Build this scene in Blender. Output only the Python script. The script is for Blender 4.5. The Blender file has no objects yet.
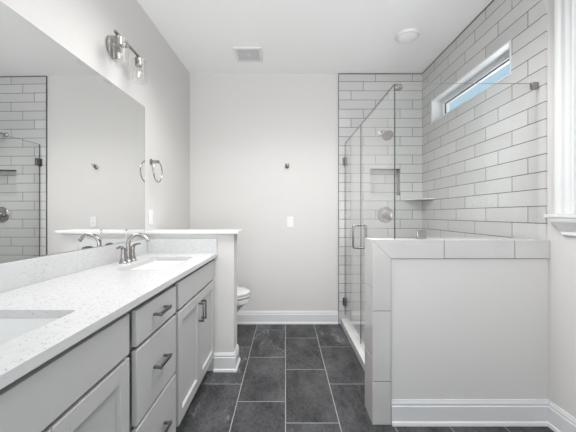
import bpy, bmesh, math, random
from mathutils import Vector, Matrix

random.seed(7)
scn = bpy.context.scene
col = scn.collection
PI = math.pi

# ------------------------------------------------------------------ camera
cam_d = bpy.data.cameras.new('camera')
cam_d.sensor_width = 36.0
cam_d.lens = 36.0 * 310.0 / 576.0
cam_d.shift_x = 2.5 / 576.0
cam_d.shift_y = -1.5 / 576.0
cam_d.clip_start = 0.02
cam = bpy.data.objects.new('camera', cam_d)
cam.location = (0, 0, 1.19)
cam.rotation_euler = (PI / 2, 0, 0)
col.objects.link(cam)
scn.camera = cam

# ------------------------------------------------------------------ sky, daylight, added fill, exposure
world = bpy.data.worlds.new('sky')
scn.world = world
world.use_nodes = True
wn = world.node_tree.nodes
wl = world.node_tree.links
wn.clear()
wo = wn.new('ShaderNodeOutputWorld')
wb = wn.new('ShaderNodeBackground')
wc = wn.new('ShaderNodeTexCoord')
ws = wn.new('ShaderNodeSeparateXYZ')
wr = wn.new('ShaderNodeValToRGB')
wr.color_ramp.elements[0].position = 0.0
wr.color_ramp.elements[0].color = (0.62, 0.74, 0.80, 1)
wr.color_ramp.elements[1].position = 0.6
wr.color_ramp.elements[1].color = (0.33, 0.55, 0.72, 1)
wl.new(wc.outputs['Generated'], ws.inputs[0])
wl.new(ws.outputs['Z'], wr.inputs['Fac'])
wl.new(wr.outputs['Color'], wb.inputs['Color'])
wb.inputs['Strength'].default_value = 1.0
wl.new(wb.outputs[0], wo.inputs['Surface'])


def area(name, loc, target, sx, sy, power, color=(1, 1, 1), spread=PI):
    d = bpy.data.lights.new(name, 'AREA')
    d.shape = 'RECTANGLE'
    d.size = sx
    d.size_y = sy
    d.energy = power
    d.color = color
    d.spread = spread
    o = bpy.data.objects.new(name, d)
    o.location = loc
    o.rotation_euler = (Vector(target) - Vector(loc)).to_track_quat('-Z', 'Y').to_euler()
    col.objects.link(o)
    return o


# daylight that comes in by the side window; frontal fill added behind the camera
area('daylight_side_window', (1.75, 1.23, 1.80), (0.0, 1.23, 1.70), 0.60, 1.05, 1.0, (0.98, 0.99, 1.0))
area('daylight_high_window', (2.15, 2.60, 1.95), (1.50, 2.60, 2.33), 1.2, 0.35, 8, (0.98, 0.99, 1.0))
area('added_front_fill', (0.2, -1.37, 1.40), (0.2, 3.0, 1.40), 2.0, 2.0, 22)  # unseen fill set in an invented opening, brightens the room from the front
area('added_upward_fill', (0.0, -1.36, 1.00), (0.0, 1.0, 2.72), 1.7, 1.2, 23, (1, 1, 1), PI * 0.57)  # added fill aimed up like a bounce flash to brighten the ceiling
# soft fill added under the ceiling over the vanity aisle, no fixtures
area('added_ceiling_fill', (0.10, 1.75, 2.70), (0.10, 1.75, 0.0), 1.2, 0.7, 28, (1.0, 0.99, 0.985), PI * 0.76)
area('added_ceiling_fill', (0.35, 1.95, 2.70), (0.10, 2.60, 0.0), 1.1, 0.4, 9, (1.0, 0.99, 0.985), PI * 0.75)

scn.view_settings.view_transform = 'Standard'
scn.view_settings.look = 'None'
scn.view_settings.gamma = 1.0
scn.view_settings.use_curve_mapping = False
scn.view_settings.exposure = 0.13
scn.cycles.max_bounces = 12
scn.cycles.diffuse_bounces = 8
scn.cycles.glossy_bounces = 6
scn.cycles.transparent_max_bounces = 24
scn.cycles.sample_clamp_indirect = 6.0

# ------------------------------------------------------------------ materials


def mat(name, color, rough=0.5, metal=0.0, spec=0.5, coat=0.0):
    m = bpy.data.materials.new(name)
    m.use_nodes = True
    b = m.node_tree.nodes['Principled BSDF']
    b.inputs['Base Color'].default_value = (*color, 1)
    b.inputs['Roughness'].default_value = rough
    b.inputs['Metallic'].default_value = metal
    b.inputs['Specular IOR Level'].default_value = spec
    b.inputs['Coat Weight'].default_value = coat
    return m


def nodes(m):
    return m.node_tree.nodes, m.node_tree.links, m.node_tree.nodes['Principled BSDF']


def add_bump(m, scale, strength, dist=0.001, detail=4):
    n, l, b = nodes(m)
    g = n.new('ShaderNodeNewGeometry')
    t = n.new('ShaderNodeTexNoise')
    t.inputs['Scale'].default_value = scale
    t.inputs['Detail'].default_value = detail
    l.new(g.outputs['Position'], t.inputs['Vector'])
    bp = n.new('ShaderNodeBump')
    bp.inputs['Strength'].default_value = strength
    bp.inputs['Distance'].default_value = dist
    l.new(t.outputs['Fac'], bp.inputs['Height'])
    l.new(bp.outputs[0], b.inputs['Normal'])
    return m


def mottle(m, scale, c0, c1):
    n, l, b = nodes(m)
    g = n.new('ShaderNodeNewGeometry')
    t = n.new('ShaderNodeTexNoise')
    t.inputs['Scale'].default_value = scale
    t.inputs['Detail'].default_value = 3
    l.new(g.outputs['Position'], t.inputs['Vector'])
    r = n.new('ShaderNodeValToRGB')
    r.color_ramp.elements[0].position = 0.35
    r.color_ramp.elements[0].color = (*c0, 1)
    r.color_ramp.elements[1].position = 0.65
    r.color_ramp.elements[1].color = (*c1, 1)
    l.new(t.outputs['Fac'], r.inputs['Fac'])
    l.new(r.outputs['Color'], b.inputs['Base Color'])
    return m


def M(nt, op, a, b=None, c=None):
    x = nt.nodes.new('ShaderNodeMath')
    x.operation = op
    for i, v in enumerate((a, b, c)):
        if v is None:
            continue
        if isinstance(v, (int, float)):
            x.inputs[i].default_value = v
        else:
            nt.links.new(v, x.inputs[i])
    return x.outputs[0]


def tile_nodes(m, ua, va, usign, pu, pv, u0, v0, shift, grout):
    """running-bond tiling in metres. ua/va: axis of the long/short side. rows counted along -v."""
    nt = m.node_tree
    n, l = nt.nodes, nt.links
    g = n.new('ShaderNodeNewGeometry')
    s = n.new('ShaderNodeSeparateXYZ')
    l.new(g.outputs['Position'], s.inputs[0])
    u, v = s.outputs[ua], s.outputs[va]
    rv = M(nt, 'DIVIDE', M(nt, 'SUBTRACT', v0, v), pv)
    row = M(nt, 'FLOOR', rv)
    fv = M(nt, 'SUBTRACT', rv, row)
    ru = M(nt, 'DIVIDE', M(nt, 'SUBTRACT', M(nt, 'SUBTRACT', u, u0), M(nt, 'MULTIPLY', row, shift)), pu)
    cl = M(nt, 'FLOOR', ru)
    fu = M(nt, 'SUBTRACT', ru, cl)
    du = M(nt, 'MULTIPLY', M(nt, 'MINIMUM', fu, M(nt, 'SUBTRACT', 1.0, fu)), pu)
    dv = M(nt, 'MULTIPLY', M(nt, 'MINIMUM', fv, M(nt, 'SUBTRACT', 1.0, fv)), pv)
    d = M(nt, 'MINIMUM', du, dv)
    mr = n.new('ShaderNodeMapRange')
    mr.interpolation_type = 'SMOOTHSTEP'
    mr.inputs['From Min'].default_value = grout * 0.35
    mr.inputs['From Max'].default_value = grout * 0.75
    l.new(d, mr.inputs['Value'])
    cx = n.new('ShaderNodeCombineXYZ')
    l.new(cl, cx.inputs[0])
    l.new(row, cx.inputs[1])
    w = n.new('ShaderNodeTexWhiteNoise')
    w.noise_dimensions = '3D'
    l.new(cx.outputs[0], w.inputs['Vector'])
    return mr.outputs[0], w, g   # 1 on tile, 0 in the grout


def mixc(nt, f, a, b, blend='MIX'):
    x = nt.nodes.new('ShaderNodeMix')
    x.data_type = 'RGBA'
    x.blend_type = blend
    for k, v in ((0, f), (6, a), (7, b)):
        if isinstance(v, (int, float)):
            x.inputs[k].default_value = v
        elif isinstance(v, tuple):
            x.inputs[k].default_value = (*v, 1)
        else:
            nt.links.new(v, x.inputs[k])
    return x.outputs[2]


def wall_tile(name, ua, u0):
    m = mat(name, (0.7, 0.7, 0.69), 0.16)
    nt = m.node_tree
    n, l, b = nodes(m)
    mask, w, g = tile_nodes(m, ua, 'Z', 1, 0.40, 0.0998, u0, 2.6357, WT_SHIFT[ua], 0.0046)
    base = mixc(nt, w.outputs['Value'], (0.535, 0.53, 0.525), (0.59, 0.585, 0.58))
    c = mixc(nt, mask, (0.13, 0.127, 0.123), base)
    l.new(c, b.inputs['Base Color'])
    r = n.new('ShaderNodeMapRange')
    r.inputs['To Min'].default_value = 0.85
    r.inputs['To Max'].default_value = 0.17
    l.new(mask, r.inputs['Value'])
    l.new(r.outputs[0], b.inputs['Roughness'])
    t = n.new('ShaderNodeTexNoise')
    t.inputs['Scale'].default_value = 9
    l.new(g.outputs['Position'], t.inputs['Vector'])
    h = M(nt, 'ADD', mask, M(nt, 'MULTIPLY', t.outputs['Fac'], 0.4))
    bp = n.new('ShaderNodeBump')
    bp.inputs['Strength'].default_value = 0.5
    bp.inputs['Distance'].default_value = 0.0015
    l.new(h, bp.inputs['Height'])
    l.new(bp.outputs[0], b.inputs['Normal'])
    return m


WT_SHIFT = {'X': -0.1333, 'Y': 0.1333}
PAINT = add_bump(mat('greige_wall_paint', (0.645, 0.628, 0.615), 0.62, spec=0.3), 350, 0.08)
CEIL = add_bump(mat('ceiling_paint', (0.88, 0.88, 0.875), 0.8, spec=0.2), 300, 0.08)
TRIM = add_bump(mat('white_trim_paint', (0.69, 0.69, 0.695), 0.32), 60, 0.03)
CAB = add_bump(mat('grey_cabinet_paint', (0.455, 0.452, 0.448), 0.38), 90, 0.03)
CABIN = mottle(mat('cabinet_interior', (0.2, 0.2, 0.2), 0.7), 4, (0.2, 0.2, 0.2), (0.25, 0.25, 0.24))
PORC = add_bump(mat('porcelain', (0.71, 0.71, 0.705), 0.08, coat=0.3), 3, 0.01)
NICKEL = add_bump(mat('brushed_nickel', (0.35, 0.335, 0.32), 0.27, 1.0), 220, 0.05)
PULL = add_bump(mat('dark_nickel', (0.19, 0.185, 0.18), 0.33, 1.0), 220, 0.05)
VALVE = add_bump(mat('valve_nickel', (0.40, 0.395, 0.39), 0.25, 1.0), 40, 0.01)
HANDLE = add_bump(mat('satin_chrome', (0.27, 0.27, 0.27), 0.2, 1.0), 40, 0.01)
CHROME = add_bump(mat('polished_chrome', (0.62, 0.62, 0.62), 0.12, 1.0), 40, 0.01)
PLASTIC = add_bump(mat('white_plastic', (0.74, 0.74, 0.75), 0.35), 50, 0.01)
EDGE = mottle(mat('dark_tile_edge', (0.1, 0.1, 0.1), 0.4), 20, (0.10, 0.10, 0.10), (0.13, 0.13, 0.125))
DARK = mottle(mat('dark_gap', (0.03, 0.03, 0.03), 0.6), 20, (0.03, 0.03, 0.03), (0.04, 0.04, 0.04))
GRILLE = add_bump(mat('fan_grille', (0.58, 0.58, 0.58), 0.5), 60, 0.02)
BORDER = mottle(mat('border_tile', (0.63, 0.62, 0.61), 0.17), 5, (0.545, 0.532, 0.522), (0.585, 0.572, 0.562))
GROUT = mottle(mat('wall_grout', (0.22, 0.22, 0.21), 0.85), 60, (0.10, 0.098, 0.095), (0.13, 0.127, 0.124))
MARBLE = mottle(mat('curb_stone', (0.78, 0.78, 0.78), 0.15), 6, (0.62, 0.62, 0.62), (0.72, 0.72, 0.72))
TILE_BACK = wall_tile('shower_tile_back', 'X', 0.846)
TILE_SIDE = wall_tile('shower_tile_side', 'Y', 2.434)
MIRROR = add_bump(mat('mirror_silver', (0.86, 0.868, 0.863), 0.0, 1.0), 2, 0.0)


def floor_mat():
    m = mat('slate_floor_tile', (0.07, 0.07, 0.075), 0.4, spec=0.35)
    nt = m.node_tree
    n, l, b = nodes(m)
    mask, w, g = tile_nodes(m, 'Y', 'X', 1, 0.61, 0.307, 2.583, 0.0, 0.2033, 0.0048)
    off = n.new('ShaderNodeVectorMath')
    off.operation = 'MULTIPLY_ADD'
    l.new(w.outputs['Color'], off.inputs[0])
    off.inputs[1].default_value = (23, 23, 23)
    l.new(g.outputs['Position'], off.inputs[2])
    sc = n.new('ShaderNodeMapping')
    sc.inputs['Scale'].default_value = (1.0, 0.45, 1.0)
    l.new(off.outputs[0], sc.inputs['Vector'])
    cloud = n.new('ShaderNodeTexNoise')
    cloud.inputs['Scale'].default_value = 7
    cloud.inputs['Detail'].default_value = 6
    cloud.inputs['Roughness'].default_value = 0.65
    l.new(sc.outputs[0], cloud.inputs['Vector'])
    fine = n.new('ShaderNodeTexNoise')
    fine.inputs['Scale'].default_value = 85
    fine.inputs['Roughness'].default_value = 0.7
    fine.inputs['Detail'].default_value = 5
    l.new(sc.outputs[0], fine.inputs['Vector'])
    f = M(nt, 'ADD', M(nt, 'MULTIPLY', cloud.outputs['Fac'], 0.55), M(nt, 'MULTIPLY', fine.outputs['Fac'], 0.45))
    r = n.new('ShaderNodeValToRGB')
    r.color_ramp.elements[0].position = 0.38
    r.color_ramp.elements[0].color = (0.016, 0.0163, 0.018, 1)
    r.color_ramp.elements[1].position = 0.63
    r.color_ramp.elements[1].color = (0.108, 0.109, 0.115, 1)
    l.new(f, r.inputs['Fac'])
    # pale mineral veins on some of the tiles
    vm = n.new('ShaderNodeMapping')
    vm.inputs['Scale'].default_value = (2.6, 0.8, 1)
    vm.inputs['Rotation'].default_value = (0, 0, 0.35)
    l.new(off.outputs[0], vm.inputs['Vector'])
    vn = n.new('ShaderNodeTexNoise')
    vn.inputs['Scale'].default_value = 1.6
    vn.inputs['Detail'].default_value = 5
    vn.inputs['Roughness'].default_value = 0.55
    l.new(vm.outputs[0], vn.inputs['Vector'])
    dist = M(nt, 'ABSOLUTE', M(nt, 'SUBTRACT', vn.outputs['Fac'], 0.5))
    vr = n.new('ShaderNodeMapRange')
    vr.inputs['From Min'].default_value = 0.0
    vr.inputs['From Max'].default_value = 0.014
    vr.inputs['To Min'].default_value = 1.0
    vr.inputs['To Max'].default_value = 0.0
    l.new(dist, vr.inputs['Value'])
    on = M(nt, 'MULTIPLY', M(nt, 'GREATER_THAN', w.outputs['Value'], 0.6), M(nt, 'GREATER_THAN', cloud.outputs['Fac'], 0.48))
    vf = M(nt, 'MULTIPLY', M(nt, 'MULTIPLY', vr.outputs[0], on), 0.4)
    c = mixc(nt, vf, r.outputs['Color'], (0.30, 0.30, 0.30))
    tone = n.new('ShaderNodeMapRange')
    tone.inputs['To Min'].default_value = 0.76
    tone.inputs['To Max'].default_value = 1.06
    l.new(w.outputs['Value'], tone.inputs['Value'])
    hs = n.new('ShaderNodeHueSaturation')
    l.new(c, hs.inputs['Color'])
    l.new(tone.outputs[0], hs.inputs['Value'])
    cc = mixc(nt, mask, (0.30, 0.30, 0.295), hs.outputs['Color'])
    l.new(cc, b.inputs['Base Color'])
    rr = n.new('ShaderNodeMapRange')
    rr.inputs['To Min'].default_value = 0.85
    rr.inputs['To Max'].default_value = 0.5
    l.new(mask, rr.inputs['Value'])
    l.new(rr.outputs[0], b.inputs['Roughness'])
    bp = n.new('ShaderNodeBump')
    bp.inputs['Strength'].default_value = 0.35
    bp.inputs['Distance'].default_value = 0.002
    l.new(M(nt, 'ADD', mask, M(nt, 'MULTIPLY', f, 0.9)), bp.inputs['Height'])
    l.new(bp.outputs[0], b.inputs['Normal'])
    return m


FLOOR = floor_mat()


def quartz_mat():
    m = mat('white_quartz', (0.8, 0.8, 0.8), 0.12)
    nt = m.node_tree
    n, l, b = nodes(m)
    g = n.new('ShaderNodeNewGeometry')
    v = n.new('ShaderNodeTexVoronoi')
    v.inputs['Scale'].default_value = 170
    l.new(g.outputs['Position'], v.inputs['Vector'])
    sp = n.new('ShaderNodeSeparateColor')
    l.new(v.outputs['Color'], sp.inputs[0])
    chosen = M(nt, 'GREATER_THAN', sp.outputs[0], 0.62)
    near = M(nt, 'LESS_THAN', v.outputs['Distance'], M(nt, 'MULTIPLY', sp.outputs[1], 0.42))
    f = M(nt, 'MULTIPLY', M(nt, 'MULTIPLY', chosen, near), M(nt, 'MULTIPLY_ADD', sp.outputs[2], 0.55, 0.4))
    t = n.new('ShaderNodeTexNoise')
    t.inputs['Scale'].default_value = 40
    t.inputs['Detail'].default_value = 4
    l.new(g.outputs['Position'], t.inputs['Vector'])
    base = mixc(nt, t.outputs['Fac'], (0.50, 0.50, 0.503), (0.58, 0.58, 0.583))
    c = mixc(nt, f, base, (0.20, 0.197, 0.193))
    l.new(c, b.inputs['Base Color'])
    return m


QUARTZ = quartz_mat()


def glass_mat(name, tint, refl=1.0):
    """thin clear sheet: mostly see-through, mirror-like by the Fresnel law"""
    m = bpy.data.materials.new(name)
    m.use_nodes = True
    nt = m.node_tree
    n, l = nt.nodes, nt.links
    n.clear()
    o = n.new('ShaderNodeOutputMaterial')
    tr = n.new('ShaderNodeBsdfTransparent')
    tr.inputs['Color'].default_value = (*tint, 1)
    gl = n.new('ShaderNodeBsdfGlossy')
    gl.inputs['Roughness'].default_value = 0.0
    gl.inputs['Color'].default_value = (1, 1, 1, 1)
    lw = n.new('ShaderNodeLayerWeight')
    lw.inputs['Blend'].default_value = 0.5
    mx = n.new('ShaderNodeMixShader')
    p5 = M(nt, 'POWER', lw.outputs['Facing'], 5.0)
    l.new(M(nt, 'MULTIPLY', M(nt, 'MULTIPLY_ADD', p5, 0.97, 0.022), refl), mx.inputs[0])
    l.new(tr.outputs[0], mx.inputs[1])
    l.new(gl.outputs[0], mx.inputs[2])
    l.new(mx.outputs[0], o.inputs['Surface'])
    return m


GLASS = glass_mat('clear_shower_glass', (0.985, 0.992, 0.988))
SHADEGLASS = glass_mat('clear_lamp_glass', (0.97, 0.97, 0.97))
PANE = glass_mat('window_glass', (0.97, 0.985, 0.99))
PALEEDGE = mottle(mat('pale_glass_edge', (0.5, 0.52, 0.51), 0.15), 30, (0.48, 0.5, 0.49), (0.52, 0.54, 0.53))
GLASSEDGE = mat('glass_edge', (0.05, 0.065, 0.06), 0.15)
mottle(GLASSEDGE, 30, (0.045, 0.06, 0.055), (0.06, 0.075, 0.07))


def emit(name, color, strength):
    m = mat(name, color, 0.5)
    n, l, b = nodes(m)
    b.inputs['Emission Color'].default_value = (*color, 1)
    b.inputs['Emission Strength'].default_value = strength
    return m


LAMP = emit('lamp_lens', (0.9, 0.9, 0.89), 0.02)
FILAMENT = emit('bulb_filament', (1.0, 0.93, 0.8), 1.5)

# ------------------------------------------------------------------ mesh helpers


class MB:
    """collects shapes in world coordinates; build() links them as ONE mesh object"""

    def __init__(self):
        self.bm = bmesh.new()

    def _merge(self, b, smooth=False):
        if smooth:
            for f in b.faces:
                f.smooth = True
        me = bpy.data.meshes.new('tmp')
        b.to_mesh(me)
        b.free()
        self.bm.from_mesh(me)
        bpy.data.meshes.remove(me)

    def box(self, x0, x1, y0, y1, z0, z1, bev=0.0, seg=2):
        b = bmesh.new()
        bmesh.ops.create_cube(b, size=1.0)
        for v in b.verts:
            v.co = Vector(((x0 + x1) / 2 + v.co.x * (x1 - x0), (y0 + y1) / 2 + v.co.y * (y1 - y0), (z0 + z1) / 2 + v.co.z * (z1 - z0)))
        if bev > 0:
            bmesh.ops.bevel(b, geom=list(b.edges), offset=bev, segments=seg, affect='EDGES', profile=0.5)
        b.normal_update()
        for f in b.faces:   # broad sides stay flat, only the rounded edges are smooth
            f.smooth = max(abs(c) for c in f.normal) < 0.9999
        self._merge(b)
        return self

    def tube(self, pts, r, n=14, closed=False, cap=True):
        pts = [Vector(p) for p in pts]
        N = len(pts)
        rad = r if isinstance(r, (list, tuple)) else [r] * N
        b = bmesh.new()
        rings = []
        prev = None
        for i, p in enumerate(pts):
            if closed:
                t = (pts[(i + 1) % N] - pts[i - 1]).normalized()
            else:
                t = (pts[min(i + 1, N - 1)] - pts[max(i - 1, 0)]).normalized()
            if prev is None:
                a = Vector((0, 0, 1)) if abs(t.z) < 0.9 else Vector((1, 0, 0))
                u = t.cross(a).normalized()
            else:
                u = (prev - t * prev.dot(t)).normalized()
            prev = u
            w = t.cross(u)
            rings.append([b.verts.new(p + (u * math.cos(2 * PI * k / n) + w * math.sin(2 * PI * k / n)) * rad[i]) for k in range(n)])
        for i in range(N if closed else N - 1):
            A, B = rings[i], rings[(i + 1) % N]
            for k in range(n):
                b.faces.new((A[k], A[(k + 1) % n], B[(k + 1) % n], B[k]))
        if cap and not closed:
            b.faces.new(rings[0][::-1])
            b.faces.new(rings[-1])
        bmesh.ops.recalc_face_normals(b, faces=b.faces)
        self._merge(b, True)
        return self

    def lathe(self, prof, origin, axis=(0, 0, 1), n=32):
        """prof: (radius, height along axis); closes on the axis where radius is 0"""
        ax = Vector(axis).normalized()
        q = Vector((0, 0, 1)).rotation_difference(ax)
        o = Vector(origin)
        b = bmesh.new()
        rings = []
        for r, h in prof:
            if r < 1e-6:
                rings.append([b.verts.new(o + q @ Vector((0, 0, h)))])
            else:
                rings.append([b.verts.new(o + q @ Vector((r * math.cos(2 * PI * k / n), r * math.sin(2 * PI * k / n), h))) for k in range(n)])
        for A, B in zip(rings, rings[1:]):
            if len(A) == 1 and len(B) == 1:
                continue
            for k in range(n):
                k2 = (k + 1) % n
                if len(A) == 1:
                    b.faces.new((A[0], B[k2], B[k]))
                elif len(B) == 1:
                    b.faces.new((A[k], A[k2], B[0]))
                else:
                    b.faces.new((A[k], A[k2], B[k2], B[k]))
        bmesh.ops.recalc_face_normals(b, faces=b.faces)
        self._merge(b, True)
        return self

    def loft(self, loops, cap0=True, cap1=True):
        b = bmesh.new()
        R = [[b.verts.new(Vector(p)) for p in L] for L in loops]
        n = len(R[0])
        for A, B in zip(R, R[1:]):
            for k in range(n):
                b.faces.new((A[k], A[(k + 1) % n], B[(k + 1) % n], B[k]))
        if cap0:
            b.faces.new(R[0][::-1])
        if cap1:
            b.faces.new(R[-1])
        bmesh.ops.recalc_face_normals(b, faces=b.faces)
        self._merge(b, True)
        return self

    def prism(self, prof, axis, a, b_):
        """polygon prof extruded along an axis: 'X' -> (y,z), 'Y' -> (x,z), 'Z' -> (x,y)"""
        f = {'X': lambda p, t: (t, p[0], p[1]), 'Y': lambda p, t: (p[0], t, p[1]), 'Z': lambda p, t: (p[0], p[1], t)}[axis]
        return self.loft([[f(p, a) for p in prof], [f(p, b_) for p in prof]])

    def sweep(self, path, prof, side=1):
        """prof (offset from wall line, z) swept with mitres along a 2-D path"""
        P = [Vector((p[0], p[1], 0)) for p in path]
        loops = []
        for i, p in enumerate(P):
            ns = []
            if i > 0:
                d = (P[i] - P[i - 1]).normalized()
                ns.append(Vector((-d.y, d.x, 0)) * side)
            if i < len(P) - 1:
                d = (P[i + 1] - P[i]).normalized()
                ns.append(Vector((-d.y, d.x, 0)) * side)
            if len(ns) == 1:
                m = ns[0]
            else:
                s = ns[0] + ns[1]
                m = s / (1 + ns[0].dot(ns[1]))
            loops.append([(p.x + m.x * o, p.y + m.y * o, z) for o, z in prof])
        return self.loft(loops)

    def holed(self, axis, d0, d1, u0, u1, v0, v1, holes, bev=0):
        """slab with rectangular holes as boxes; axis 'X': u=y v=z, 'Y': u=x v=z, 'Z': u=x v=y"""
        us = sorted({u0, u1, *[h[0] for h in holes], *[h[1] for h in holes]})
        vs = sorted({v0, v1, *[h[2] for h in holes], *[h[3] for h in holes]})
        for a, b in zip(us, us[1:]):
            runs = []
            for c, d in zip(vs, vs[1:]):
                um, vm = (a + b) / 2, (c + d) / 2
                if any(h[0] < um < h[1] and h[2] < vm < h[3] for h in holes):
                    continue
                if runs and abs(runs[-1][1] - c) < 1e-9:
                    runs[-1][1] = d
                else:
                    runs.append([c, d])
            for c, d in runs:
                if axis == 'X':
                    self.box(d0, d1, a, b, c, d)
                elif axis == 'Y':
                    self.box(a, b, d0, d1, c, d)
                else:
                    self.box(a, b, c, d, d0, d1)
        return self

    def shear(self):
        for v in self.bm.verts:
            v.co.x += WX(v.co.y) - XL
        return self

    def build(self, name, m, parent=None, origin=None, smooth=True, angle=35):
        if parent is not None:
            o0 = Vector(ORG[parent.name])
        elif origin is not None:
            o0 = Vector(origin)
        else:
            cs = [v.co for v in self.bm.verts]
            o0 = Vector(((min(c.x for c in cs) + max(c.x for c in cs)) / 2, (min(c.y for c in cs) + max(c.y for c in cs)) / 2, min(c.z for c in cs)))
        bmesh.ops.translate(self.bm, verts=self.bm.verts, vec=-o0)
        me = bpy.data.meshes.new(name)
        if not smooth:
            for f in self.bm.faces:
                f.smooth = False
        self.bm.to_mesh(me)
        self.bm.free()
        if smooth:
            fl = [p.use_smooth for p in me.polygons]
            me.set_sharp_from_angle(angle=math.radians(angle))
            me.polygons.foreach_set('use_smooth', fl)
        for mm in (m if isinstance(m, (list, tuple)) else [m]):
            me.materials.append(mm)
        o = bpy.data.objects.new(name, me)
        col.objects.link(o)
        if parent is not None:
            o.parent = parent
        else:
            o.location = o0
        ORG[o.name] = o0
        return o


ORG = {}


def tag(o, label, cat, group=None, kind=None):
    o['label'] = label
    o['category'] = cat
    if group:
        o['group'] = group
    if kind:
        o['kind'] = kind
    return o


def thing(name, label, cat, loc, group=None):
    o = bpy.data.objects.new(name, None)
    o.empty_display_size = 0.1
    o.location = loc
    col.objects.link(o)
    ORG[o.name] = Vector(loc)
    return tag(o, label, cat, group)


SETTING = {}


def struct(name, mb, m, parent=None, label=None, **kw):
    o = mb.build(name, m, parent, **kw)
    if parent is None:
        o['kind'] = 'structure'
        o['category'] = name.split('_')[0]
        o['label'] = SETTING_LABELS[name]
    return o


SETTING_LABELS = {
    'floor': 'dark slate-look floor tiles in a staggered pattern',
    'ceiling': 'flat white painted ceiling over the bathroom',
    'wall_left': 'greige painted wall that carries the mirror and vanity light',
    'wall_right': 'greige painted wall with the tall window on the right',
    'wall_back': 'greige painted far wall behind the toilet',
    'wall_front': 'greige wall behind the viewer with a wide opening added for light',
    'wall_partition': 'half-height painted wall between vanity and toilet',
    'wall_knee': 'half-height painted wall framed in grey tile before the shower',
    'wall_shower_back': 'grey subway tile on the far shower wall with recessed niche',
    'wall_shower_right': 'grey subway tile on the right shower wall around the high window',
    'window_1': 'narrow high window in the tiled shower wall',
    'window_2': 'tall white-cased window at the right edge',
    'baseboard_back': 'white baseboard along the far wall',
    'baseboard_left': 'white baseboard on the left wall beside the toilet',
    'baseboard_right': 'white baseboard at the foot of the right wall',
    'baseboard_partition': 'white baseboard wrapping the half wall by the vanity',
    'baseboard_knee': 'white baseboard under the painted face of the shower half wall',
    'trim_1': 'white wooden cap on the half wall by the vanity',
    'trim_2': 'dark metal edge strip bordering the shower wall tile',
    'trim_3': 'white stone shower curb under the glass door',
    'trim_4': 'pale stone pan floor inside the shower',
}

# ------------------------------------------------------------------ room shell
XL, XR, YB, YF, ZC = -1.035, 1.496, 3.384, -1.35, 2.724


def WX(y):
    """the left wall stands a degree off square"""
    return -1.043 - 0.018 * (3.384 - y)

TB = 3.372   # face of the tile on the far shower wall
TR = 1.486   # face of the tile on the right shower wall
W1 = (2.04, 3.155, 2.112, 2.345)      # high shower window: y0 y1 z0 z1
W2 = (0.86, 1.606, 1.191, 2.345)      # side window
NI = (0.921, 1.245, 1.398, 1.688)     # niche: x0 x1 z0 z1

struct('floor', MB().box(XL - 0.25, XR + 0.15, YF - 0.12, YB + 0.15, -0.1, 0.0), FLOOR)
struct('ceiling', MB().box(XL - 0.25, XR + 0.15, YF - 0.12, YB + 0.15, ZC, ZC + 0.1), CEIL)
struct('wall_left', MB().prism([(XL - 0.25, YF - 0.12), (WX(YF - 0.12), YF - 0.12), (WX(YB + 0.15), YB + 0.15), (XL - 0.25, YB + 0.15)], 'Z', 0, ZC), PAINT)
struct('wall_right', MB().holed('X', XR, XR + 0.15, YF - 0.12, YB + 0.15, 0, ZC, [W1, W2]), PAINT)
struct('wall_back', MB().holed('Y', YB, YB + 0.15, XL - 0.02, XR, 0, ZC, [NI]), PAINT)
struct('wall_front', MB().holed('Y', YF - 0.12, YF, WX(YF), XR, 0, ZC, [(-0.9, 1.3, 0.35, 2.55)]), PAINT)  # the opening is invented to hold the front fill

# shower tile, far wall, with a real recess
wb_ = MB().holed('Y', TB, YB, 0.580, XR, 0, ZC, [NI])
x0, x1, z0, z1 = NI
dp = YB + 0.085
wb_.box(x0 - 0.0, x1, dp, dp + 0.01, z0, z1)
wb_.box(x0 - 0.01, x0, TB + 0.012, dp, z0, z1)
wb_.box(x1, x1 + 0.01, TB + 0.012, dp, z0, z1)
wb_.box(x0, x1, TB + 0.012, dp, z0 - 0.01, z0)
wb_.box(x0, x1, TB + 0.012, dp, z1, z1 + 0.01)
wsb = struct('wall_shower_back', wb_, TILE_BACK, smooth=False)
struct('wall_shower_right', MB().holed('X', TR, XR, 1.7715, TB, 0, ZC, [W1]), TILE_SIDE, smooth=False)
e = MB()
e.box(0.575, 0.580, TB - 0.002, YB, 0.0, ZC)
e.box(0.575, TR, TB - 0.004, TB, ZC - 0.009, ZC)
e.box(TR - 0.004, TR, 1.7715, TB - 0.004, ZC - 0.009, ZC)
struct('trim_2', e, EDGE)
struct('trim_4', MB().box(0.703, TR, 1.926, TB, 0.0, 0.03), MARBLE)

# high window: white jambs, sash and pane
y0, y1, z0, z1 = W1
j = MB()
j.holed('X', TR - 0.004, XR + 0.15, y0, y1, z0, z1, [(y0 + 0.012, y1 - 0.012, z0 + 0.012, z1 - 0.012)])
w1 = struct('window_1', j, TRIM)
s = MB().holed('X', XR + 0.085, XR + 0.145, y0 + 0.012, y1 - 0.012, z0 + 0.012, z1 - 0.012, [(y0 + 0.05, y1 - 0.05, z0 + 0.045, z1 - 0.045)])
struct('window_frame', s, TRIM, w1)
struct('bead', MB().holed('X', XR + 0.100, XR + 0.111, y0 + 0.05, y1 - 0.05, z0 + 0.045, z1 - 0.045,
                          [(y0 + 0.055, y1 - 0.055, z0 + 0.05, z1 - 0.05)]), DARK, w1)
struct('window_pane', MB().box(XR + 0.112, XR + 0.117, y0 + 0.045, y1 - 0.045, z0 + 0.04, z1 - 0.04), PANE, w1)

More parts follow.
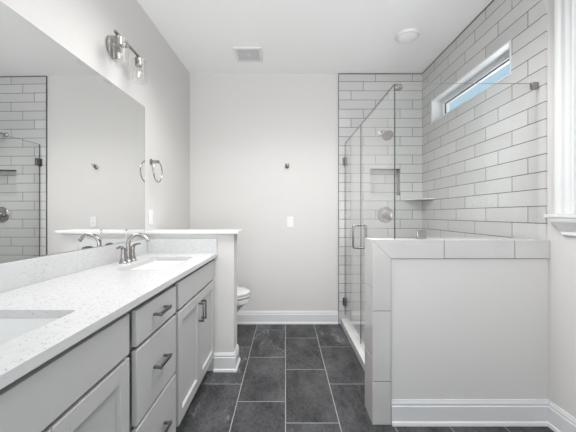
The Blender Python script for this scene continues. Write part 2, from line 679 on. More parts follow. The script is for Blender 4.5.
# side window: jamb box, sashes, fluted casing, stool and crown-shaped apron
y0, y1, z0, z1 = W2
j = MB().holed('X', XR, XR + 0.15, y0, y1, z0, z1, [(y0 + 0.018, y1 - 0.018, z0 + 0.018, z1 - 0.018)])
w2 = struct('window_2', j, TRIM)
zm = (z0 + z1) / 2
s = MB()
s.holed('X', XR + 0.05, XR + 0.085, y0 + 0.018, y1 - 0.018, z0 + 0.018, zm + 0.02, [(y0 + 0.06, y1 - 0.06, z0 + 0.07, zm - 0.02)])
s.holed('X', XR + 0.086, XR + 0.12, y0 + 0.018, y1 - 0.018, zm - 0.02, z1 - 0.018, [(y0 + 0.06, y1 - 0.06, zm + 0.02, z1 - 0.06)])
struct('window_frame', s, TRIM, w2)
struct('window_pane', MB().box(XR + 0.065, XR + 0.069, y0 + 0.055, y1 - 0.055, z0 + 0.065, zm - 0.015)
       .box(XR + 0.101, XR + 0.105, y0 + 0.055, y1 - 0.055, zm + 0.015, z1 - 0.055), PANE, w2)
CW = 0.105
cas = [(0, 0), (0.012, 0), (0.015, 0.006), (0.013, 0.012), (0.013, 0.030), (0.017, 0.036), (0.017, 0.050), (0.014, 0.056),
       (0.014, 0.072), (0.019, 0.078), (0.022, 0.086), (0.022, CW - 0.004), (0.019, CW), (0, CW)]


def casing(side):
    mb = MB()
    if side == 'near':
        mb.prism([(XR - a, y0 + 0.008 - b) for a, b in cas], 'Z', z0, z1 + CW)
    elif side == 'far':
        mb.prism([(XR - a, y1 - 0.008 + b) for a, b in cas], 'Z', z0, z1 + CW)
    else:
        mb.prism([(XR - a, z1 - 0.008 + b) for a, b in cas], 'Y', y0 + 0.008, y1 - 0.008)
    return mb


for sd in ('near', 'far', 'head'):
    struct('casing', casing(sd), TRIM, w2)
struct('stool', MB().box(XR - 0.052, XR + 0.05, y0 - CW - 0.03, y1 + CW + 0.028, z0 - 0.021, z0 - 0.001, 0.006, 3), TRIM, w2)
ap = []
for t, off in ((0.0, 0.060), (0.018, 0.058), (0.026, 0.050), (0.045, 0.036), (0.062, 0.024), (0.072, 0.016), (0.076, 0.019), (0.088, 0.019), (0.092, 0.012)):
    ap.append((off, t))
ap_l = []
for off, t in [(0.0, 0.0)] + ap + [(0.0, 0.092)]:
    ap_l.append((off, t))
loops = []
for yy, sgn in ((y0 - CW + 0.012, 1), (y1 + CW - 0.012, -1)):
    loops.append([(XR - off * 0.8, yy + sgn * t * 0.42, z0 - 0.021 - t) for off, t in ap_l])
struct('apron', MB().loft(loops), TRIM, w2)

# half wall between vanity and toilet
HX, HY0, HY1 = -0.392, 2.360, 2.515
struct('wall_partition', MB().box(XL - 0.03, HX, HY0, HY1, 0, 1.045), PAINT)
cp = MB()
cp.box(XL - 0.03, HX + 0.036, HY0 - 0.030, HY1 + 0.030, 1.045, 1.067, 0.003, 2)
cp.sweep([(XL - 0.03, HY0), (HX, HY0), (HX, HY1), (XL - 0.03, HY1)], [(0, 1.045), (0.009, 1.045), (0.008, 1.040), (0.005, 1.036), (0, 1.034)], side=-1)
struct('trim_1', cp, TRIM)

BASE = [(0, 0), (0.024, 0), (0.024, 0.010), (0.020, 0.019), (0.0145, 0.022), (0.0145, 0.104), (0.010, 0.109), (0.012, 0.116),
        (0.0105, 0.124), (0.006, 0.131), (0.005, 0.138), (0, 0.138)]
struct('baseboard_partition', MB().sweep([(-0.545, HY0), (HX, HY0), (HX, HY1), (XL + 0.03, HY1)], BASE, side=-1), TRIM)
struct('baseboard_back', MB().sweep([(WX(YB), YB), (0.574, YB)], BASE, side=-1), TRIM)
struct('baseboard_left', MB().sweep([(WX(HY1 + 0.03), HY1 + 0.03), (WX(YB - 0.025), YB - 0.025)], BASE, side=-1), TRIM)

# half wall in front of the shower, painted face framed with tile
KX, KY, KB, KT = 0.492, 1.752, 1.925, 1.046
t = 0.012
kw = struct('wall_knee', MB().box(KX + t, XR, KY + t, KB - t, 0, KT - t), PAINT)
BW = 0.104
struct('grout_bed', MB().box(KX + 0.003, TR - 0.001, KY + 0.003, KY + t, KT - BW - 0.0028, KT - 0.003)
       .box(KX + 0.003, KX + BW + 0.0024, KY + 0.003, KY + t, 0, KT - BW - 0.0028)
       .box(KX + 0.003, KX + t, KY + t, KB - 0.003, 0, KT - 0.003)
       .box(KX + t, TR - 0.001, KY + t, KB - 0.003, KT - t, KT - 0.003)
       .box(KX + t, TR - 0.001, KB - t, KB - 0.003, 0, KT - t), GROUT, kw)
g = 0.0019
ft = MB()
zs = [0.0, 0.2455, 0.6446, KT]
for a, b in zip(zs, zs[1:]):
    if b < KT:
        ft.box(KX, KX + BW, KY, KY + 0.010, a + g, b - g, 0.0012)
    else:   # mitred top piece
        pr = [(KX, a + g), (KX + BW, a + g), (KX + BW, KT - BW - 0.001), (KX, KT - 0.001)]
        ft.prism(pr, 'Y', KY, KY + 0.010)
xs = [KX, KX + 0.405, KX + 0.805, TR - 0.001]
for i, (a, b) in enumerate(zip(xs, xs[1:])):
    if i == 0:
        pr = [(KX + 0.001, KT), (b - g, KT), (b - g, KT - BW), (KX + BW + 0.001, KT - BW)]
        ft.prism(pr, 'Y', KY, KY + 0.010)
    else:
        ft.box(a + g, (b if b < TR - 0.01 else XR) - g, KY, KY + 0.010, KT - BW, KT, 0.0012)
struct('tile_border', ft, BORDER, kw)
st = MB()
ez = [0.0, 0.372, 0.772, KT]
for a, b in zip(ez, ez[1:]):
    st.box(KX, KX + 0.010, KY + 0.0115, KB, a + g, b - (g if b < KT else 0), 0.0012)
struct('end_tile', st, BORDER, kw)
tt = MB()
for a, b in zip([KX + 0.0115] + xs[1:-1], xs[1:]):
    tt.box(a + g, b - g, KY + 0.0115, KB, KT - 0.010, KT, 0.0012)
    tt.box(a + g, b - g, KB - 0.01, KB, 0.06, KT - 0.0115, 0.0012)
struct('cap_tile', tt, BORDER, kw)
struct('baseboard_knee', MB().sweep([(KX + BW + 0.003, KY + t), (XR, KY + t), (XR, KY - 0.0)], BASE, side=-1), TRIM)
struct('baseboard_right', MB().sweep([(XR, KY - 0.002), (XR, YF)], BASE, side=-1), TRIM)

# shower curb
CX = 0.597
struct('trim_3', MB().box(CX, CX + 0.105, KB + 0.001, TB - 0.001, 0, 0.062, 0.004, 2), MARBLE)

# ------------------------------------------------------------------ vanity cabinets
CF = -0.551          # face of the cabinet box
DT = 0.020
DF = CF + DT         # face of doors and drawers
CTZ = 0.872          # cabinet top


def cab_body(ya, yb, root):
    b = MB()
    xb = XL + 0.002
    b.box(xb, CF - 0.034, ya, ya + 0.016, 0.10, CTZ)
    b.box(xb, CF - 0.034, yb - 0.016, yb, 0.10, CTZ)
    b.box(xb, CF - 0.034, ya + 0.016, yb - 0.016, 0.10, 0.116)
    b.box(xb, xb + 0.006, ya + 0.016, yb - 0.016, 0.116, 0.70)
    b.box(CF - 0.034, CF - 0.016, ya, yb, 0.10, CTZ)
    b.box(xb, CF - 0.07, ya, yb, 0.0, 0.099)
    return b.build('body', CAB, root)


def shaker(ya, yb, z0, z1, w=0.057):
    b = MB()
    xa, xf = CF + 0.001, DF
    b.box(xa, xf, ya, ya + w, z0, z1, 0.0015)
    b.box(xa, xf, yb - w, yb, z0, z1, 0.0015)
    b.box(xa, xf, ya + w, yb - w, z0, z0 + w, 0.0015)
    b.box(xa, xf, ya + w, yb - w, z1 - w, z1, 0.0015)
    # sloped inner edge and the recessed field
    i0 = [(xf - 0.002, ya + w, z0 + w), (xf - 0.002, yb - w, z0 + w), (xf - 0.002, yb - w, z1 - w), (xf - 0.002, ya + w, z1 - w)]
    k = 0.003
    i1 = [(xf - 0.012, ya + w + k, z0 + w + k), (xf - 0.012, yb - w - k, z0 + w + k), (xf - 0.012, yb - w - k, z1 - w - k), (xf - 0.012, ya + w + k, z1 - w - k)]
    b.loft([i0, i1], cap0=False, cap1=True)
    return b


def slab(ya, yb, z0, z1):
    return MB().box(CF + 0.001, DF, ya, yb, z0, z1, 0.0025, 2)


def bar_pull(cy, cz, L, vertical):
    b = MB()
    px = DF + 0.024
    for s in (-1, 1):
        q = s * (L / 2 - 0.006)
        if vertical:
            b.box(DF, px + 0.004, cy - 0.005, cy + 0.005, cz + q - 0.006, cz + q + 0.006, 0.0015)
        else:
            b.box(DF, px + 0.004, cy + q - 0.006, cy + q + 0.006, cz - 0.005, cz + 0.005, 0.0015)
    if vertical:
        b.box(px, px + 0.009, cy - 0.006, cy + 0.006, cz - L / 2, cz + L / 2, 0.0025)
    else:
        b.box(px, px + 0.009, cy - L / 2, cy + L / 2, cz - 0.0075, cz + 0.0075, 0.0025)
    return b


def sink_cabinet(ya, yb, da, db, label):
    root = thing('sink_cabinet', label, 'cabinet', ((XL + CF) / 2, (ya + yb) / 2, 0), None)
    cab_body(ya, yb, root)
    slab(da, db, 0.716, 0.852).build('false_front', CAB, root)
    mid = (da + db) / 2
    for s, (p, q) in ((-1, (da, mid - 0.0015)), (1, (mid + 0.0015, db))):
        d = shaker(p, q, 0.135, 0.702).build('door', CAB, root)
        bar_pull(mid + s * 0.030, 0.592, 0.118, True).build('handle', PULL, d)
    return root


sink_cabinet(0.320, 1.080, 0.356, 1.056, 'grey shaker sink cabinet nearest the viewer at the left edge')
sink_cabinet(1.522, 2.356, 1.540, 2.316, 'grey shaker sink cabinet against the half wall by the toilet')
dc = thing('drawer_cabinet', 'grey cabinet of three drawers between the two sink cabinets', 'cabinet', ((XL + CF) / 2, 1.301, 0))
cab_body(1.0805, 1.5215, dc)
for z0_, z1_, hz in ((0.716, 0.846, 0.788), (0.432, 0.702, 0.575), (0.135, 0.418, 0.280)):
    d = slab(1.106, 1.504, z0_, z1_).build('drawer', CAB, dc)
    bar_pull(1.302, hz, 0.118, False).build('handle', PULL, d)

# ------------------------------------------------------------------ countertop with two sink cut-outs


def rrect(cx, cy, hx, hy, r, z, n=6):
    pts = []
    for qx, qy, a0 in ((1, 1, 0), (-1, 1, PI / 2), (-1, -1, PI), (1, -1, 1.5 * PI)):
        for k in range(n + 1):
            a = a0 + (PI / 2) * k / n
            pts.append((cx + qx * (hx - r) + r * math.cos(a), cy + qy * (hy - r) + r * math.sin(a), z))
    return pts


CZ0, CZ1 = 0.873, 0.898
CFX = -0.516
SINKS = ((-0.768, 0.705, 0.132, 0.243), (-0.768, 1.885, 0.132, 0.243))
slabm = MB().prism([(WX(0.31) + 0.001, 0.310), (CFX, 0.310), (CFX, HY0 - 0.0005), (WX(2.36) + 0.001, HY0 - 0.0005)], 'Z', CZ0, CZ1)
ct = slabm.build('countertop', QUARTZ)
for (cx, cy, hx, hy) in SINKS:
    cutter = MB().loft([rrect(cx, cy, hx, hy, 0.016, CZ0 - 0.05), rrect(cx, cy, hx, hy, 0.016, CZ1 + 0.05)]).build('cutter', QUARTZ)
    md = ct.modifiers.new('cut', 'BOOLEAN')
    md.operation = 'DIFFERENCE'
    md.object = cutter
    md.solver = 'EXACT'
    bpy.context.view_layer.update()
    dg = bpy.context.evaluated_depsgraph_get()
    me2 = bpy.data.meshes.new_from_object(ct.evaluated_get(dg))
    ct.modifiers.clear()
    old = ct.data
    ct.data = me2
    bpy.data.meshes.remove(old)
    bpy.data.objects.remove(cutter, do_unlink=True)
ct.data.name = 'countertop'
ct.data.polygons.foreach_set('use_smooth', [True] * len(ct.data.polygons))
ct.data.set_sharp_from_angle(angle=math.radians(30))
tag(ct, 'white speckled quartz worktop running over all the grey cabinets', 'countertop')
MB().box(XL + 0.001, XL + 0.02, 0.310, HY0 - 0.0005, CZ1, 1.006, 0.0015).shear().build('backsplash', QUARTZ, ct)
MB().box(XL - 0.005, CFX - 0.004, HY0 - 0.0205, HY0 - 0.0005, CZ1, 1.006, 0.0015).build('side_splash', QUARTZ, ct)


def sink(cx, cy, hx, hy, label):
    zt = CZ0 - 0.0005
    root = thing('sink_basin', label, 'sink', (cx, cy, zt - 0.155))
    L = [rrect(cx, cy, hx + 0.022, hy + 0.022, 0.05, zt - 0.012), rrect(cx, cy, hx + 0.022, hy + 0.022, 0.05, zt),
         rrect(cx, cy, hx - 0.001, hy - 0.001, 0.03, zt), rrect(cx, cy, hx - 0.006, hy - 0.006, 0.035, zt - 0.03),
         rrect(cx, cy, hx - 0.014, hy - 0.014, 0.045, zt - 0.09), rrect(cx, cy, hx - 0.028, hy - 0.028, 0.05, zt - 0.122),
         rrect(cx, cy, hx - 0.055, hy - 0.06, 0.05, zt - 0.137), rrect(cx, cy, 0.024, 0.024, 0.0239, zt - 0.142)]
    L += [rrect(cx, cy, 0.024, 0.024, 0.0239, zt - 0.155), rrect(cx, cy, hx - 0.04, hy - 0.045, 0.05, zt - 0.150),
          rrect(cx, cy, hx - 0.004, hy - 0.004, 0.05, zt - 0.09), rrect(cx, cy, hx + 0.004, hy + 0.004, 0.045, zt - 0.012)]
    L.append(L[0])
    MB().loft(L, False, False).build('bowl', PORC, root)
    MB().lathe([(0, 0.004), (0.016, 0.004), (0.017, 0.001), (0.0232, 0.001), (0.0232, -0.006), (0, -0.006)], (cx, cy, zt - 0.140)).build('drain', NICKEL, root)
    return root


sink(*SINKS[0], 'white undermount sink basin nearest the viewer, cut by left edge')
sink(*SINKS[1], 'white undermount sink basin below the arched nickel faucet')

# ------------------------------------------------------------------ faucet
fx, fy, fz = -0.972, 1.915, CZ1 + 0.0003
fa = thing('faucet', 'brushed nickel arched faucet with two lever handles behind the far sink', 'faucet', (fx, fy, fz))
sp = MB()
sp.lathe([(0.0, 0), (0.026, 0), (0.026, 0.006), (0.020, 0.012), (0.0155, 0.03), (0.0135, 0.075), (0.0, 0.075)], (fx, fy, fz), n=24)
pts, rad = [], []
for k in range(8):
    pts.append((fx, fy, fz + 0.05 + 0.052 * k / 7))
    rad.append(0.0135 - 0.0015 * k / 7)
for k in range(1, 17):
    a = PI - (PI * 0.80) * k / 16
    pts.append((fx + 0.064 + 0.064 * math.cos(a), fy, fz + 0.102 + 0.066 * math.sin(a)))
    rad.append(0.012 - 0.0018 * k / 16)
pts.append((fx + 0.064 + 0.064 * math.cos(PI * 0.2) + 0.008, fy, fz + 0.102 + 0.066 * math.sin(PI * 0.2) - 0.012))
rad.append(0.0105)
sp.tube(pts, rad, 16)
spout = sp.build('spout', NICKEL, fa)
MB().lathe([(0, 0), (0.010, 0), (0.010, 0.004), (0, 0.004)], pts[-1], (0.5, 0, -0.85), 16).build('aerator', PULL, spout)
MB().tube([(fx - 0.0105, fy, fz + 0.06), (fx - 0.0105, fy, fz + 0.192)], 0.0024, 8).lathe(
    [(0, 0), (0.004, 0.001), (0.0055, 0.006), (0.004, 0.011), (0, 0.012)], (fx - 0.0105, fy, fz + 0.190), n=12).build('lift_rod', NICKEL, fa)
for s in (-1, 1):
    hy_ = fy + s * 0.056
    h = MB()
    h.lathe([(0, 0), (0.024, 0), (0.024, 0.005), (0.019, 0.012), (0.0145, 0.035), (0.0125, 0.062), (0.0150, 0.080), (0.013, 0.090), (0, 0.094)], (fx, hy_, fz), n=24)
    h.tube([(fx, hy_, fz + 0.086), (fx + 0.003, hy_ + s * 0.025, fz + 0.097), (fx + 0.006, hy_ + s * 0.055, fz + 0.101), (fx + 0.008, hy_ + s * 0.085, fz + 0.098)],
           [0.010, 0.0085, 0.007, 0.006], 12)
    h.build('lever_handle', NICKEL, fa)

# ------------------------------------------------------------------ mirror
mr = MB()
mr.box(XL + 0.002, XL + 0.008, 0.10, 2.322, 1.0085, 1.994)
mr.shear()
mirror = mr.build('wall_mirror', MIRROR)
tag(mirror, 'large frameless mirror over the white backsplash', 'mirror')
MB().box(XL + 0.0015, XL + 0.0076, 2.322, 2.3245, 1.0085, 1.9955).box(XL + 0.0015, XL + 0.0076, 0.10, 2.322, 1.994, 1.9955).shear().build('edge', PULL, mirror)

# ------------------------------------------------------------------ vanity light
vy, vz = 1.926, 2.232
vx = WX(vy)
vl = thing('vanity_light', 'nickel two-bulb vanity light with clear glass shades above the mirror', 'lamp', (vx, vy, vz))
MB().lathe([(0, 0.0), (0.066, 0.0), (0.066, 0.014), (0.058, 0.024), (0, 0.026)], (vx + 0.002, vy - 0.02, vz - 0.015), (1, 0, 0), 40).build('backplate', NICKEL, vl)
bx = vx + 0.100
br = MB()
br.tube([(vx + 0.015, vy, vz), (bx, vy, vz)], 0.008, 12)
br.box(bx - 0.007, bx + 0.007, vy - 0.165, vy + 0.165, vz - 0.006, vz + 0.008, 0.002)
br.build('arm', NICKEL, vl)
for s in (-1, 1):
    sy_ = vy + s * 0.122
    MB().lathe([(0, 0.0), (0.016, 0.0), (0.024, -0.006), (0.024, -0.052), (0.021, -0.056), (0, -0.056)], (bx, sy_, vz - 0.006), n=28).build('socket', NICKEL, vl)
    sh = MB()
    zt = vz - 0.020
    R = 0.052
    prof = [(0.025, zt), (R - 0.006, zt - 0.001), (R, zt - 0.008), (R, zt - 0.145), (R - 0.003, zt - 0.145), (R - 0.003, zt - 0.010), (R - 0.008, zt - 0.004), (0.025, zt - 0.003)]
    sh.lathe([(r, z - vz) for r, z in prof], (bx, sy_, vz), n=40)
    sh.build('glass_shade', SHADEGLASS, vl)
    bu = MB()
    zb = vz - 0.062
    bu.lathe([(0.013, 0), (0.014, -0.012), (0.022, -0.032), (0.030, -0.052), (0.0315, -0.064), (0.028, -0.080), (0.017, -0.092), (0, -0.096)], (bx, sy_, zb), n=28)
    bulb = bu.build('bulb', SHADEGLASS, vl)
    fl = []
    for k in range(33):
        a = 2 * PI * k / 8
        fl.append((bx + 0.007 * math.cos(a), sy_ + 0.007 * math.sin(a), zb - 0.035 - 0.035 * k / 32))
    MB().tube(fl, 0.0006, 6).build('filament', FILAMENT, bulb)

# ------------------------------------------------------------------ towel ring, plates, hook
ty, tz = 2.438, 1.605
lx = WX(ty) + 0.0005
tr_ = thing('towel_ring', 'brushed nickel towel ring on left wall past the mirror', 'towel ring', (lx, ty, tz))
MB().lathe([(0, 0), (0.024, 0), (0.024, 0.006), (0.014, 0.012), (0.010, 0.045), (0.013, 0.050), (0.013, 0.062), (0, 0.064)], (lx + 0.001, ty, tz), (1, 0, 0), 28).build('mount', NICKEL, tr_)
RR = 0.082
MB().tube([(lx + 0.056, ty + RR * math.sin(2 * PI * k / 48), tz - RR + 0.004 + RR * math.cos(2 * PI * k / 48)) for k in range(48)], 0.0042, 10, closed=True).build('ring', NICKEL, tr_)

lp = thing('light_switch', 'white switch plate on left wall between mirror and toilet', 'switch', (lx, 2.432, 1.170))
MB().box(lx, lx + 0.006, 2.396, 2.468, 1.112, 1.228, 0.0025, 2).build('plate', PLASTIC, lp)
MB().box(lx + 0.004, lx + 0.009, 2.416, 2.448, 1.137, 1.203, 0.002, 2).build('rocker', PLASTIC, lp)
bp_ = thing('light_switch', 'white switch plate low on the far wall beneath the hook', 'switch', (0.051, YB, 1.108))
pw, ph = 0.035, 0.057
MB().box(0.051 - pw, 0.051 + pw, YB - 0.006, YB, 1.108 - ph, 1.108 + ph, 0.0025, 2).build('plate', PLASTIC, bp_)
MB().box(0.051 - 0.006, 0.051 + 0.006, YB - 0.016, YB - 0.004, 1.094, 1.112, 0.002, 2).build('toggle', PLASTIC, bp_)

hk = thing('robe_hook', 'small brushed nickel robe hook on the far wall', 'hook', (0.016, YB, 1.715))
MB().lathe([(0, 0), (0.024, 0), (0.024, 0.007), (0.013, 0.012), (0.009, 0.030), (0, 0.032)], (0.016, YB - 0.001, 1.715), (0, -1, 0), 28).build('mount', NICKEL, hk)
MB().tube([(0.016, YB - 0.028, 1.715), (0.012, YB - 0.045, 1.711), (0.006, YB - 0.052, 1.722), (0.004, YB - 0.055, 1.738)], [0.007, 0.007, 0.006, 0.007], 12).tube(
    [(0.016, YB - 0.028, 1.715), (0.026, YB - 0.042, 1.711), (0.034, YB - 0.046, 1.722), (0.036, YB - 0.047, 1.738)], [0.007, 0.007, 0.006, 0.007], 12).build('prong', NICKEL, hk)

# ------------------------------------------------------------------ ceiling fan grille and recessed light
ex, ey = -0.352, 2.965
ef = thing('exhaust_fan', 'square white exhaust fan grille in the ceiling', 'fan', (ex, ey, ZC))
q = 0.128
MB().holed('Z', ZC - 0.014, ZC - 0.0005, ex - q, ex + q, ey - q, ey + q, [(ex - q + 0.026, ex + q - 0.026, ey - q + 0.026, ey + q - 0.026)]).build('frame', PLASTIC, ef)
gr = MB()
gr.box(ex - q + 0.026, ex + q - 0.026, ey - q + 0.026, ey + q - 0.026, ZC - 0.004, ZC - 0.0015)
nb = 12
for k in range(nb):
    yy = ey - q + 0.034 + (2 * q - 0.068) * k / (nb - 1)
    gr.box(ex - q + 0.027, ex + q - 0.027, yy - 0.003, yy + 0.003, ZC - 0.011, ZC - 0.004)
gr.build('grille', GRILLE, ef)
MB().lathe([(0, 0), (0.022, 0), (0.020, -0.006), (0, -0.007)], (ex, ey, ZC - 0.011), n=24).build('cap', PLASTIC, ef)

rx, ry = 1.044, 2.650
rl = thing('recessed_light', 'round white recessed ceiling light over the shower', 'ceiling light', (rx, ry, ZC))
MB().lathe([(0.074, -0.016), (0.080, -0.022), (0.092, -0.020), (0.098, -0.012), (0.099, -0.0005), (0.074, -0.0005)], (rx, ry, ZC), n=40).build('trim_ring', PLASTIC, rl)
MB().lathe([(0, -0.024), (0.05, -0.0225), (0.0738, -0.018), (0.0738, -0.001), (0, -0.001)], (rx, ry, ZC), n=40).build('lens', LAMP, rl)

# ------------------------------------------------------------------ shower fittings
hx_, hz_ = 1.036, 2.075
shd = thing('showerhead', 'nickel shower head on a short arm from tiled wall', 'shower head', (hx_, TB, hz_))
MB().lathe([(0, 0), (0.028, 0), (0.026, 0.006), (0.012, 0.010), (0, 0.010)], (hx_, TB - 0.0005, hz_), (0, -1, 0), 24).build('flange', CHROME, shd)
MB().tube([(hx_, TB - 0.005, hz_), (hx_, TB - 0.05, hz_ + 0.008), (hx_ + 0.004, TB - 0.09, hz_ + 0.002), (hx_ + 0.010, TB - 0.125, hz_ - 0.02), (hx_ + 0.014, TB - 0.145, hz_ - 0.04)], 0.0085, 12).build('arm', CHROME, shd)
MB().lathe([(0, 0), (0.014, 0), (0.016, 0.014), (0.028, 0.026), (0.054, 0.040), (0.057, 0.046), (0.057, 0.054), (0.050, 0.058), (0, 0.059)], (hx_ + 0.014, TB - 0.143, hz_ - 0.036), (0.12, -0.70, -0.70), 36).build('spray_face', NICKEL, shd)

vx_, vz_ = 1.086, 1.186
va = thing('shower_valve', 'round nickel shower valve with lever on tiled wall', 'valve', (vx_, TB, vz_))
MB().lathe([(0, 0), (0.088, 0), (0.088, 0.006), (0.083, 0.011), (0.072, 0.012), (0.066, 0.009), (0.046, 0.010), (0.040, 0.018), (0, 0.018)], (vx_, TB - 0.0005, vz_), (0, -1, 0), 44).build('escutcheon', VALVE, va)
MB().lathe([(0, 0), (0.034, 0), (0.030, 0.020), (0.026, 0.045), (0, 0.048)], (vx_, TB - 0.014, vz_), (0, -1, 0), 28).tube(
    [(vx_, TB - 0.052, vz_), (vx_ + 0.035, TB - 0.058, vz_ - 0.026), (vx_ + 0.082, TB - 0.062, vz_ - 0.062)], [0.012, 0.010, 0.008], 12).build('lever', NICKEL, va)

cs = MB()
poly = [(TR, TB), (TR - 0.205, TB)]
for k in range(9):
    a = k / 8
    poly.append((TR - 0.205 * (1 - a) - 0.012 * math.sin(a * PI), TB - 0.275 * a - 0.012 * math.sin(a * PI)))
poly.append((TR, TB - 0.275))
cs.loft([[(p[0] - 0.0005, p[1] - 0.0005, z) for p in poly] for z in (1.344, 1.356)])
tag(cs.build('corner_shelf', MARBLE), 'thin white triangular shelf in the tiled shower corner', 'shelf')

# ------------------------------------------------------------------ shower glass
GX, GY, GT = 0.646, 1.828, 0.005     # planes of the two sheets and their half thickness
GZ = 1.962
DY = 2.660                            # where door and fixed sheet meet


def sheet(x0, x1, y0, y1, z0, z1, thin, root, ends=(True, True), em=None):
    """the clear body and its dark polished edges"""
    g1 = MB().box(x0, x1, y0, y1, z0, z1)
    o = g1.build('glass_sheet', GLASS, root)
    ed = MB()
    w = 0.0012
    if thin == 'x':
        ed.box(x0 + w, x1 - w, y0, y1, z1, z1 + w)
        if ends[0]:
            ed.box(x0 + w, x1 - w, y0 - w, y0, z0, z1)
        if ends[1]:
            ed.box(x0 + w, x1 - w, y1, y1 + w, z0, z1)
    else:
        ed.box(x0, x1, y0 + w, y1 - w, z1, z1 + w)
        if ends[0]:
            ed.box(x0 - w, x0, y0 + w, y1 - w, z0, z1)
        if ends[1]:
            ed.box(x1, x1 + w, y0 + w, y1 - w, z0, z1)
    ed.build('polished_edge', em or GLASSEDGE, o)
    return o


fp = thing('glass_panel', 'wide fixed glass panel standing on the tiled half wall', 'glass panel', ((GX + TR) / 2, GY, KT))
sheet(GX - GT, TR - 0.004, GY - GT, GY + GT, KT + 0.001, GZ, 'y', fp, (False, False), PALEEDGE)


def clip(cx, cy, cz, hx, hy, hz, root, m=NICKEL):
    return MB().box(cx - hx, cx + hx, cy - hy, cy + hy, cz - hz, cz + hz, 0.002).build('clip', m, root)


clip(TR - 0.019, GY, 1.948, 0.0185, 0.011, 0.020, fp)
clip(0.801, GY, KT + 0.0255, 0.027, 0.011, 0.0255, fp, VALVE)

ip = thing('glass_panel', 'narrow fixed glass return panel between half wall and door', 'glass panel', (GX, (GY + DY) / 2, 0.08))
sheet(GX - GT, GX + GT, GY + 0.0075, DY - 0.003, 0.0805, GZ, 'x', ip)
MB().box(GX + 0.0056, GX + 0.048, GY + 0.0066, GY + 0.048, GZ - 0.024, GZ + 0.006, 0.002).build('clip', NICKEL, ip)
clip(GX, GY + 0.45, 0.0805 + 0.022, 0.011, 0.022, 0.022, ip)

dr = thing('shower_door', 'frameless hinged glass shower door with nickel pull handle', 'shower door', (GX, (DY + TB) / 2, 0.08))
sheet(GX - GT, GX + GT, DY + 0.002, TB - 0.012, 0.092, GZ, 'x', dr)
for zz in (1.765, 0.245):
    hn = MB()
    hn.box(GX - 0.011, GX + 0.011, TB - 0.062, TB - 0.001, zz - 0.042, zz + 0.042, 0.003)
    hn.box(GX - 0.026, GX + 0.026, TB - 0.008, TB - 0.0002, zz - 0.042, zz + 0.042, 0.002)
    hn.build('hinge', PULL, dr)
hd = MB()
hy2, hz2 = 2.705, 0.997
for s in (-1, 1):
    x_ = GX + s * GT
    p = [(x_, hy2, hz2 + 0.098)]
    for k in range(7):
        a = (PI / 2) * k / 6
        p.append((x_ + s * (0.036 + 0.014 * math.sin(a)), hy2, hz2 + 0.098 - 0.014 * (1 - math.cos(a))))
    for k in range(7):
        a = (PI / 2) * k / 6
        p.append((x_ + s * (0.036 + 0.014 * math.cos(a)), hy2, hz2 - 0.098 + 0.014 * (1 - math.sin(a))))
    p.append((x_, hy2, hz2 - 0.098))
    hd.tube(p, 0.0085, 14)
    for q_ in (-1, 1):
        hd.lathe([(0, 0), (0.013, 0), (0.013, 0.003), (0, 0.003)], (x_, hy2, hz2 + q_ * 0.098), (s, 0, 0), 20)
hd.build('handle', HANDLE, dr)

# ------------------------------------------------------------------ toilet
TXO, tyc = 0.009, 2.945       # nose of the bowl, centre line
to = thing('toilet', 'white toilet peeking out from behind the half wall', 'toilet', (-0.65, tyc, 0))


def egg(xn, xb, hw, z, n=40):
    """elongated outline: rounded nose at xn, squarer back at xb"""
    pts = []
    cx_ = xn - hw * 1.25
    for k in range(n):
        a = 2 * PI * k / n
        c, s = math.cos(a), math.sin(a)
        if c >= 0:
            x = cx_ + (xn - cx_) * c
            y = hw * s
        else:
            x = cx_ + (cx_ - xb) * c
            y = hw * math.copysign(abs(s) ** 0.75, s)
        pts.append((x + TXO, tyc + y, z))
    return pts


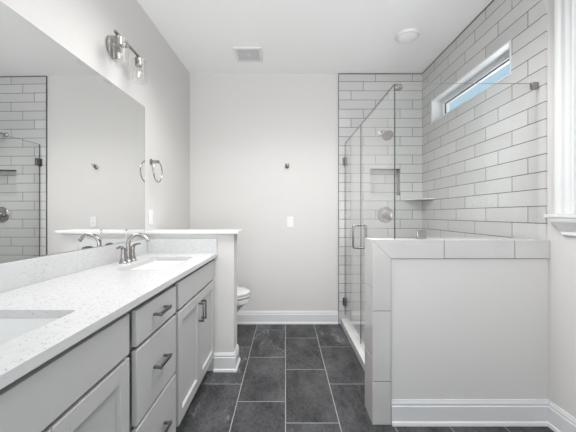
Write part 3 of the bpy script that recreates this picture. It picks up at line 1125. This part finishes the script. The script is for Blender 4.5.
bw = MB()
bw.loft([egg(-0.50, -0.86, 0.105, 0.0), egg(-0.50, -0.86, 0.105, 0.02), egg(-0.505, -0.85, 0.092, 0.06), egg(-0.50, -0.84, 0.092, 0.16),
         egg(-0.475, -0.84, 0.110, 0.25), egg(-0.425, -0.84, 0.145, 0.315), egg(-0.368, -0.84, 0.176, 0.352), egg(-0.350, -0.84, 0.184, 0.368), egg(-0.348, -0.84, 0.185, 0.402), egg(-0.365, -0.83, 0.17, 0.409)])
bw.build('bowl', PORC, to)
MB().loft([egg(-0.362, -0.80, 0.171, 0.412), egg(-0.348, -0.80, 0.185, 0.416), egg(-0.345, -0.80, 0.187, 0.420), egg(-0.345, -0.80, 0.187, 0.431), egg(-0.355, -0.80, 0.178, 0.436)]).build('seat', PORC, to)
MB().loft([egg(-0.364, -0.80, 0.170, 0.437), egg(-0.349, -0.80, 0.185, 0.441), egg(-0.346, -0.80, 0.187, 0.445), egg(-0.346, -0.80, 0.187, 0.460), egg(-0.354, -0.80, 0.18, 0.467), egg(-0.40, -0.79, 0.14, 0.473)]).build('lid', PORC, to)
tk = MB()
tk.loft([rrect(-0.925, tyc, 0.085, 0.19, 0.03, 0.39), rrect(-0.925, tyc, 0.095, 0.21, 0.035, 0.45), rrect(-0.925, tyc, 0.098, 0.22, 0.035, 0.735)])
tank = tk.build('tank', PORC, to)
MB().loft([rrect(-0.925, tyc, 0.103, 0.226, 0.035, 0.737), rrect(-0.925, tyc, 0.106, 0.229, 0.035, 0.745), rrect(-0.925, tyc, 0.106, 0.229, 0.035, 0.762), rrect(-0.925, tyc, 0.10, 0.222, 0.035, 0.77)]).build('tank_lid', PORC, to)
MB().lathe([(0, 0), (0.014, 0), (0.012, 0.01), (0, 0.012)], (-0.828, tyc - 0.15, 0.68), (1, 0, 0), 16).tube(
    [(-0.818, tyc - 0.15, 0.68), (-0.812, tyc - 0.11, 0.675), (-0.812, tyc - 0.075, 0.668)], [0.006, 0.0055, 0.005], 10).build('flush_lever', CHROME, tank)
